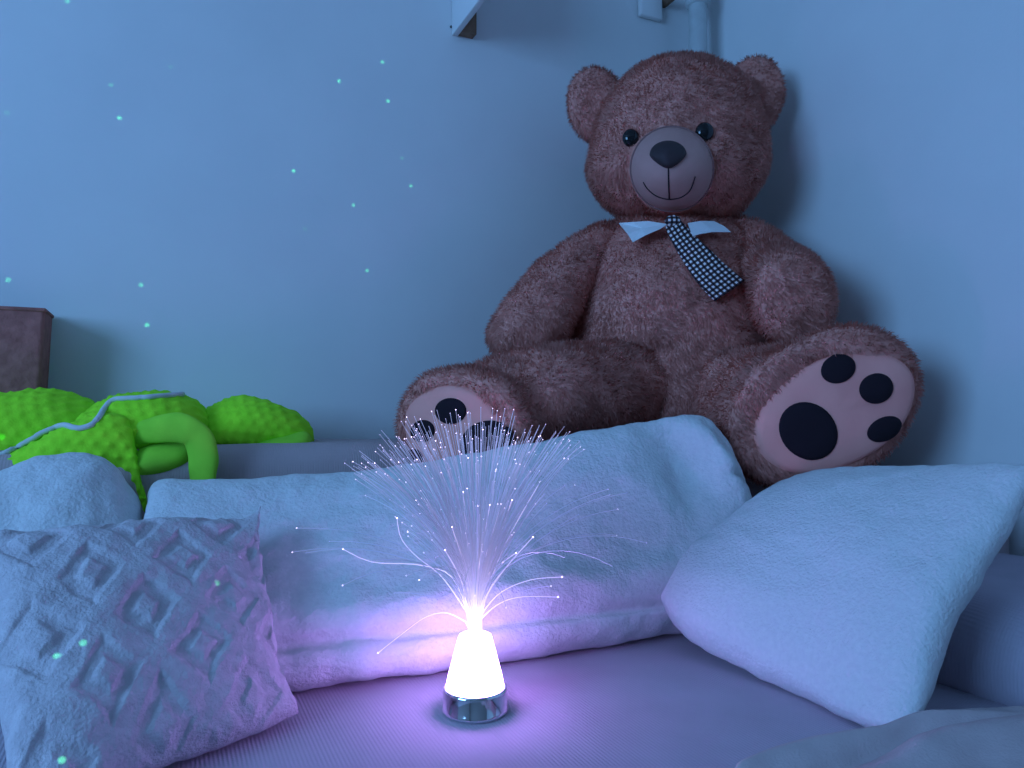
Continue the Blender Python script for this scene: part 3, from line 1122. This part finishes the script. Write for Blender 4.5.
# legs
def leg(C, A, B, sole_c, sole_a, sole_b, sole_n, pads, keepers, seed):
    V, F = loft(C, A, B, 56, 64)
    o, LV, LF = fur_part('leg', V, F, keep=keepers, seed=seed, amp=0.009, scale=8, lean=0.5)
    n = nrm(sole_n)
    SV, SF = [], []
    m2 = 56
    rings = (1.0, 0.97, 0.9, 0.75, 0.5, 0.25)
    lifts = (-0.016, 0.0, 0.005, 0.009, 0.011, 0.012)
    for r, l in zip(rings, lifts):
        for k in range(m2):
            t = 2 * math.pi * k / m2
            SV.append(sole_c + sole_a * r * math.cos(t) + sole_b * r * math.sin(t) + n * (l + 0.0025 * math.sin(5 * t + 1) * r))
    for i in range(len(rings) - 1):
        for k in range(m2):
            k2 = (k + 1) % m2
            SF.append((i * m2 + k, i * m2 + k2, (i + 1) * m2 + k2, (i + 1) * m2 + k))
    SV.append(sole_c + n * 0.012)
    SF += [((len(rings) - 1) * m2 + k, (len(rings) - 1) * m2 + (k + 1) % m2, len(SV) - 1) for k in range(m2)]
    SV = np.array(SV)
    if np.dot(np.cross(SV[SF[0][1]] - SV[SF[0][0]], SV[SF[0][2]] - SV[SF[0][0]]), n) < 0:
        SF = [tuple(reversed(f)) for f in SF]
    build('sole', SV, SF, M['suede'], o, label='pink suede foot sole')
    sb = skin_bvh(SV, SF)
    for (cx, cyy, a_, b_, ang) in pads:
        PV, PF = [], []
        m3 = 32
        for r, l in ((1.0, -0.002), (1.0, 0.002), (0.9, 0.0042), (0.6, 0.0055), (0.3, 0.006)):
            for x, y in ellipse(cx, cyy, a_ * r, b_ * r, ang, m3):
                h_, n_ = drop(sb, x, y, l)
                if h_ is None:
                    h_ = onplane(x, y, sole_c, n) + n * l
                PV.append(h_)
        for i in range(4):
            for k in range(m3):
                k2 = (k + 1) % m3
                PF.append((i * m3 + k, i * m3 + k2, (i + 1) * m3 + k2, (i + 1) * m3 + k))
        PF.append(tuple(4 * m3 + k for k in range(m3)))
        PV = np.array(PV)
        f = PF[-1]
        if np.dot(np.cross(PV[f[1]] - PV[f[0]], PV[f[2]] - PV[f[0]]), n) < 0:
            PF = [tuple(reversed(f)) for f in PF]
        build('paw_pad', PV, PF, M['black'], o)
    return o


# right foot, sole toward the viewer
t28 = math.radians(27)
C, A, B = [], [], []
for (px_, py_, d_, a_, b_) in ((690, 392, 1.70, 4, 4), (694, 393, 1.69, 35, 33), (712, 395, 1.64, 52, 46), (750, 400, 1.56, 60, 52), (785, 405, 1.48, 80, 60), (812, 408, 1.42, 97, 68),
                               (823, 408, 1.39, 103, 71), (825, 408, 1.372, 98, 67), (828, 409, 1.366, 80, 52), (828, 409, 1.365, 4, 4)):
    s = d_ / FPX
    C.append(P(px_, py_, d_))
    A.append(camv(a_ * s * math.cos(t28), a_ * s * math.sin(t28), 0))
    B.append(camv(-b_ * s * math.sin(t28), b_ * s * math.cos(t28), 0))
s = 1.36 / FPX
leg(C, A, B, P(836, 412, 1.36), camv(87 * s * math.cos(t28), 87 * s * math.sin(t28), 0), camv(-55 * s * math.sin(t28), 55 * s * math.cos(t28), 0), -CF,
    [(808, 431, 31, 27, -0.75), (838, 369, 17.5, 14, 0.35), (876, 388.5, 17, 15, 0.3), (884, 429, 18, 11.5, 0.45)],
    [ell_keep(836, 412, 85, 53, t28, 0.1)], 14)

# left foot, sole turned aside
ax = nrm(camv(-0.60, -0.04, 0.80))
bh = nrm(camv(0.80, 0.0, 0.60))
ah = np.cross(bh, ax)
ah = ah if ah[2] > 0 else -ah
C, A, B = [], [], []
sc = P(451, 430, 1.40)
for (p, a_, b_) in ((P(655, 396, 1.70), .01, .01), (P(650, 396, 1.69), .075, .075), (P(632, 396, 1.65), .11, .105), (P(588, 396, 1.57), .112, .108), (P(535, 400, 1.50), .108, .115),
                    (sc - ax * 0.085, .116, .146), (sc - ax * 0.04, .119, .160), (sc - ax * 0.012, .110, .152), (sc - ax * 0.002, .090, .124), (sc - ax * 0.001, .006, .006)):
    C.append(p)
    A.append(ah * a_)
    B.append(bh * b_)
sn = ax
in_sole = lambda X, N: (np.abs((X - sc) @ ax) < 0.02) & ((((X - sc) @ ah) / .086) ** 2 + (((X - sc) @ bh) / .122) ** 2 < 1)
leg(C, A, B, sc + ax * 0.004, bh * 0.124, ah * 0.086, sn,
    [(451, 411, 15.5, 13, 0.0), (423, 431, 12, 11, 0.3), (487, 443, 27, 22, 0.3), (414, 458, 9, 9, 0.0)], [in_sole], 17)

# collar and tie
both_b = skin_bvh(*join([(TV, TF)]))


def cloth_patch(name, poly, lift, m_, thick=0.004):
    pts = []
    for x, y in poly:
        h_, n_ = drop(both_b, x, y)
        d_ = np.dot(h_ - CAM, CF) if h_ is not None else 1.72
        pts.append(P(x, y, d_ - lift))
    pts = np.array(pts)
    c = pts.mean(0) - CF * 0.004
    n = len(pts)
    V = list(pts) + [c] + list(pts + CF * thick) + [c + CF * thick]
    F = []
    for k in range(n):
        k2 = (k + 1) % n
        F += [(k, k2, n), (n + 1 + k2, n + 1 + k, 2 * n + 1), (k2, k, n + 1 + k, n + 1 + k2)]
    return build(name, V, F, m_, bear, smooth=False, label='white cotton collar point')


cloth_patch('collar', [(619, 223), (632, 222), (648, 221), (668, 224), (660, 229), (646, 235), (633, 242), (628, 234)], 0.055, M['collar'])
cloth_patch('collar', [(688, 223), (700, 221), (714, 221), (724, 226), (731, 232), (722, 232), (712, 232), (700, 234), (693, 236)], 0.055, M['collar'])

cl = resample([(672, 222), (681, 236), (696, 255), (712, 274), (730, 291)], 26)
hw = np.interp(np.linspace(0, 1, 26), [0, 0.15, 0.5, 0.9, 1], [7.5, 10, 14.5, 18, 18])
nw = 8
TVv, UV, TFf = [], [], []
side = np.array((0.80, -0.55))
side2 = side / np.linalg.norm(side)
ds = []
for i, q in enumerate(cl):
    h_, n_ = drop(both_b, q[0], q[1])
    ds.append(np.dot(h_ - CAM, CF))
ds = np.convolve(np.r_[[ds[0]] * 3, ds, [ds[-1]] * 3], np.ones(7) / 7, 'valid')
al = 0
for i, q in enumerate(cl):
    if i:
        al += np.linalg.norm(cl[i] - cl[i - 1]) * ds[i] / FPX
    for j in range(nw + 1):
        t = j / nw * 2 - 1
        o2 = q + side2 * hw[i] * t
        TVv.append(P(o2[0], o2[1], ds[i] - 0.030 - 0.008 * (1 - t * t) - (0.022 if i < 4 else 0.022 * max(0, 1 - (i - 3) / 8))))
        UV.append((t * hw[i] * ds[i] / FPX / 0.0105, al / 0.0105))
nb = len(TVv)
TVv = TVv + [v + CF * 0.005 for v in TVv]
UV = UV + UV
W1 = nw + 1
for i in range(25):
    for j in range(nw):
        a0 = i * W1 + j
        TFf.append((a0, a0 + 1, a0 + W1 + 1, a0 + W1))
        TFf.append((nb + a0, nb + a0 + W1, nb + a0 + W1 + 1, nb + a0 + 1))
rim = [j for j in range(W1)] + [i * W1 + nw for i in range(1, 26)] + [25 * W1 + j for j in range(nw - 1, -1, -1)] + [i * W1 for i in range(24, 0, -1)]
for k in range(len(rim)):
    k2 = (k + 1) % len(rim)
    TFf.append((rim[k2], rim[k], nb + rim[k], nb + rim[k2]))
tie = build('tie', TVv, TFf, M['tie'], bear, label='black and white checked tie')
uvl = tie.data.uv_layers.new(name='UVMap')
for lp in tie.data.loops:
    uvl.data[lp.index].uv = UV[lp.vertex_index]
kp = P(673, 221, ds[0] - 0.062)
V, F = ellipsoid(kp, camv(0.018, 0, 0), camv(0, 0.013, 0), camv(0, 0, 0.010), 12, 20)
kn = build('tie_knot', V, F, M['tie'], bear)
uvl = kn.data.uv_layers.new(name='UVMap')
for lp in kn.data.loops:
    v = np.array(kn.data.vertices[lp.vertex_index].co)
    uvl.data[lp.index].uv = (np.dot(v, CR) / 0.0105, np.dot(v, CU) / 0.0105)

# ------------------------------------------------------------------ fibre-optic lamp
LC = G(475, 711, SEAT)
LC[2] = SEAT + 0.0015
lamp = empty('fibre_lamp', LC, 'glowing white cone lamp with chrome base and spray of light fibres', 'lamp')
lz = np.array((0, 0, 0))
V, F = lathe([(0.0415, 0.0), (0.0418, 0.003), (0.0405, 0.005), (0.0405, 0.026), (0.0395, 0.029), (0.037, 0.030), (0.0362, 0.026)], 64, LC)
build('chrome_base', V, F, M['chrome'], lamp, label='mirror chrome ring base')
LCOL = (0.50, 0.26, 1.0)
M['glow'] = mat('lit_diffuser', (0.9, 0.9, 0.9), 0.4, emit=LCOL, estr=26.0)
V, F = lathe([(0.0362, 0.0265), (0.0365, 0.032), (0.0355, 0.037), (0.0335, 0.046), (0.0215, 0.090), (0.0200, 0.0935), (0.0170, 0.095), (0.012, 0.0955)], 64, LC)
build('cone_diffuser', V, F, M['glow'], lamp, label='glowing white cone')

fm = bpy.data.materials.new('light_fibre')
fm.use_nodes = True
nt = fm.node_tree
b = nt.nodes['Principled BSDF']
b.inputs['Base Color'].default_value = (0.55, 0.60, 0.70, 1)
b.inputs['Roughness'].default_value = 0.3
at = nt.nodes.new('ShaderNodeAttribute')
at.attribute_name = 'glow'
b.inputs['Emission Color'].default_value = (0.75, 0.58, 1.0, 1)
nt.links.new(at.outputs['Fac'], b.inputs['Emission Strength'])
M['fibre'] = fm

L0 = LC + np.array((0, 0, 0.092))


def fibre_geo(pts, rad, m=4, tip=0.0006, g=None):
    V, F = tube(pts, rad, m)
    n = len(pts)
    if g is None:
        s = np.linspace(0, 1, n)
        g = 0.07 + 4.0 * np.exp(-s / 0.075) + 0.5 * np.exp(-s / 0.2) + 0.22 * np.clip((s - 0.75) / 0.25, 0, 1)
    gl = list(np.repeat(g, m))
    # glowing polished tip
    e = np.array(pts[-1])
    o = len(V)
    for d in ((1, 0, 0), (-1, 0, 0), (0, 1, 0), (0, -1, 0), (0, 0, 1), (0, 0, -1)):
        V.append(e + np.array(d) * tip)
    F += [(o + a, o + b_, o + c) for a, b_, c in ((0, 2, 4), (2, 1, 4), (1, 3, 4), (3, 0, 4), (2, 0, 5), (1, 2, 5), (3, 1, 5), (0, 3, 5))]
    gl += [random.choice((0.3, 0.3, 0.6, 1.5, 3.0, 6.0))] * 6
    return V, F, gl


def set_glow(o, gl):
    a = o.data.attributes.new('glow', 'FLOAT', 'POINT')
    a.data.foreach_set('value', np.array(gl, dtype=np.float32))


r = random.Random(5)
AV, AF, AG = [], [], []
bias = camv(-0.11, 0, 0)
for k in range(480):
    az = r.random() * 2 * math.pi
    th = math.radians(36) * math.sqrt(r.random()) if r.random() < 0.93 else math.radians(45 + 25 * r.random())
    Lf = r.uniform(0.250, 0.292) if r.random() < 0.72 else r.uniform(0.11, 0.25)
    hx = np.array((math.cos(az), math.sin(az), 0))
    p = L0 + hx * 0.008 * math.sqrt(r.random())
    pts = [p]
    n = 12
    bend = r.uniform(0.35, 0.75)
    for i in range(n):
        s = (i + 0.5) / n
        a_ = th * (1 - bend + 2 * bend * s * 0.9) * min(1.1, s * 3.2)
        d = np.array((0, 0, 1.0)) * math.cos(a_) + hx * math.sin(a_) + bias * s
        p = p + nrm(d) * Lf / n
        pts.append(p)
    V, F, gl = fibre_geo(pts, 0.00033, 3, 0.0007)
    o = len(AV)
    AV += V
    AF += [tuple(i + o for i in f) for f in F]
    AG += gl
fb = build('fibre_bundle', AV, AF, M['fibre'], lamp, smooth=False, label='fan of hair-thin fibres with glowing tips')
fb['kind'] = 'stuff'
set_glow(fb, AG)
DL = np.dot(L0 - CAM, CF)
singles = [
    ([(466, 622), (447, 613), (426, 617), (402, 634), (378, 653)], -0.03),
    ([(480, 620), (497, 605), (520, 597), (558, 597)], -0.02),
    ([(480, 616), (500, 593), (530, 580), (562, 577)], 0.02),
    ([(478, 616), (489, 591), (508, 565), (533, 537)], 0.0),
    ([(478, 612), (488, 575), (503, 562), (516, 553)], 0.03),
    ([(470, 612), (465, 570), (452, 527)], -0.02),
    ([(473, 612), (480, 560), (490, 505)], 0.0),
    ([(475, 612), (485, 560), (501, 504)], 0.02),
    ([(468, 614), (461, 580), (445, 550)], -0.04),
    ([(474, 612), (477, 560), (478, 506)], -0.03),
    ([(469, 616), (452, 577), (420, 565), (372, 562), (343, 549)], 0.01),
    ([(468, 614), (442, 577), (416, 556), (401, 538), (397, 518)], 0.04),
    ([(476, 612), (492, 560), (512, 500)], 0.03),
    ([(471, 612), (468, 550), (463, 492)], 0.02),
    ([(479, 612), (505, 545), (540, 482)], 0.04)]
for pth, dd in singles:
    q = resample(pth, 16)
    pts = [P(x, y, DL + dd * i / 15) for i, (x, y) in enumerate(q)]
    pts = [L0 * 0.5 + pts[0] * 0.5 - np.array((0, 0, 0.004))] + pts
    s = np.linspace(0, 1, len(pts))
    V, F, gl = fibre_geo(pts, 0.00042, 5, 0.0011, g=0.9 + 6.0 * np.exp(-s / 0.15))
    gl[-6:] = [7.0] * 6
    o = build('fibre', V, F, M['fibre'], lamp, smooth=False)
    set_glow(o, gl)

# ------------------------------------------------------------------ green star projector (a laser pattern thrown from behind the viewer)
bpy.context.view_layer.update()
dg = bpy.context.evaluated_depsgraph_get()
LP = Vector((0.35, -0.7, 1.45))
dots = [(67, 1, .8), (171, 67, .25), (111, 85, .35), (119.5, 118, 1), (339, 81, 1), (382.5, 62, 1), (388, 101, 1), (293.5, 171, 1.1), (402, 158, .3), (411, 186, .7),
        (353.5, 205, .7), (305, 229, .3), (367, 270.5, .8), (8, 280, .8), (141, 285, .8), (147, 325, 1.1), (7, 113, .25), (57, 656, 1.2), (83, 643, .9), (217, 583, .8), (62, 760, 1.1), (2, 437, .8)]
ll = bpy.data.lights.new('star_projector', 'POINT')
ll.energy = 1.0
ll.shadow_soft_size = 0.0
ll.use_nodes = True
lo = bpy.data.objects.new('star_projector', ll)
COL.objects.link(lo)
lo.location = LP
nt = ll.node_tree
em = nt.nodes['Emission']
em.inputs['Color'].default_value = (0.10, 1.0, 0.42, 1)
tc = nt.nodes.new('ShaderNodeTexCoord')
acc = None
for (x, y, s) in dots:
    hit = scene.ray_cast(dg, Vector(CAM), Vector(ray(x, y)).normalized())
    if not hit[0]:
        continue
    d = (hit[1] - LP).normalized()
    ds_ = nt.nodes.new('ShaderNodeVectorMath')
    ds_.operation = 'DISTANCE'
    nt.links.new(tc.outputs['Normal'], ds_.inputs[0])
    ds_.inputs[1].default_value = d
    mr = nt.nodes.new('ShaderNodeMapRange')
    mr.inputs['From Min'].default_value = 0.0011
    mr.inputs['From Max'].default_value = 0.0024
    mr.inputs['To Min'].default_value = s
    mr.inputs['To Max'].default_value = 0.0
    nt.links.new(ds_.outputs['Value'], mr.inputs['Value'])
    if acc is None:
        acc = mr.outputs[0]
    else:
        adn = nt.nodes.new('ShaderNodeMath')
        adn.operation = 'ADD'
        nt.links.new(acc, adn.inputs[0])
        nt.links.new(mr.outputs[0], adn.inputs[1])
        acc = adn.outputs[0]
ml = nt.nodes.new('ShaderNodeMath')
ml.operation = 'MULTIPLY'
ml.inputs[1].default_value = 160.0
nt.links.new(acc, ml.inputs[0])
nt.links.new(ml.outputs[0], em.inputs['Strength'])
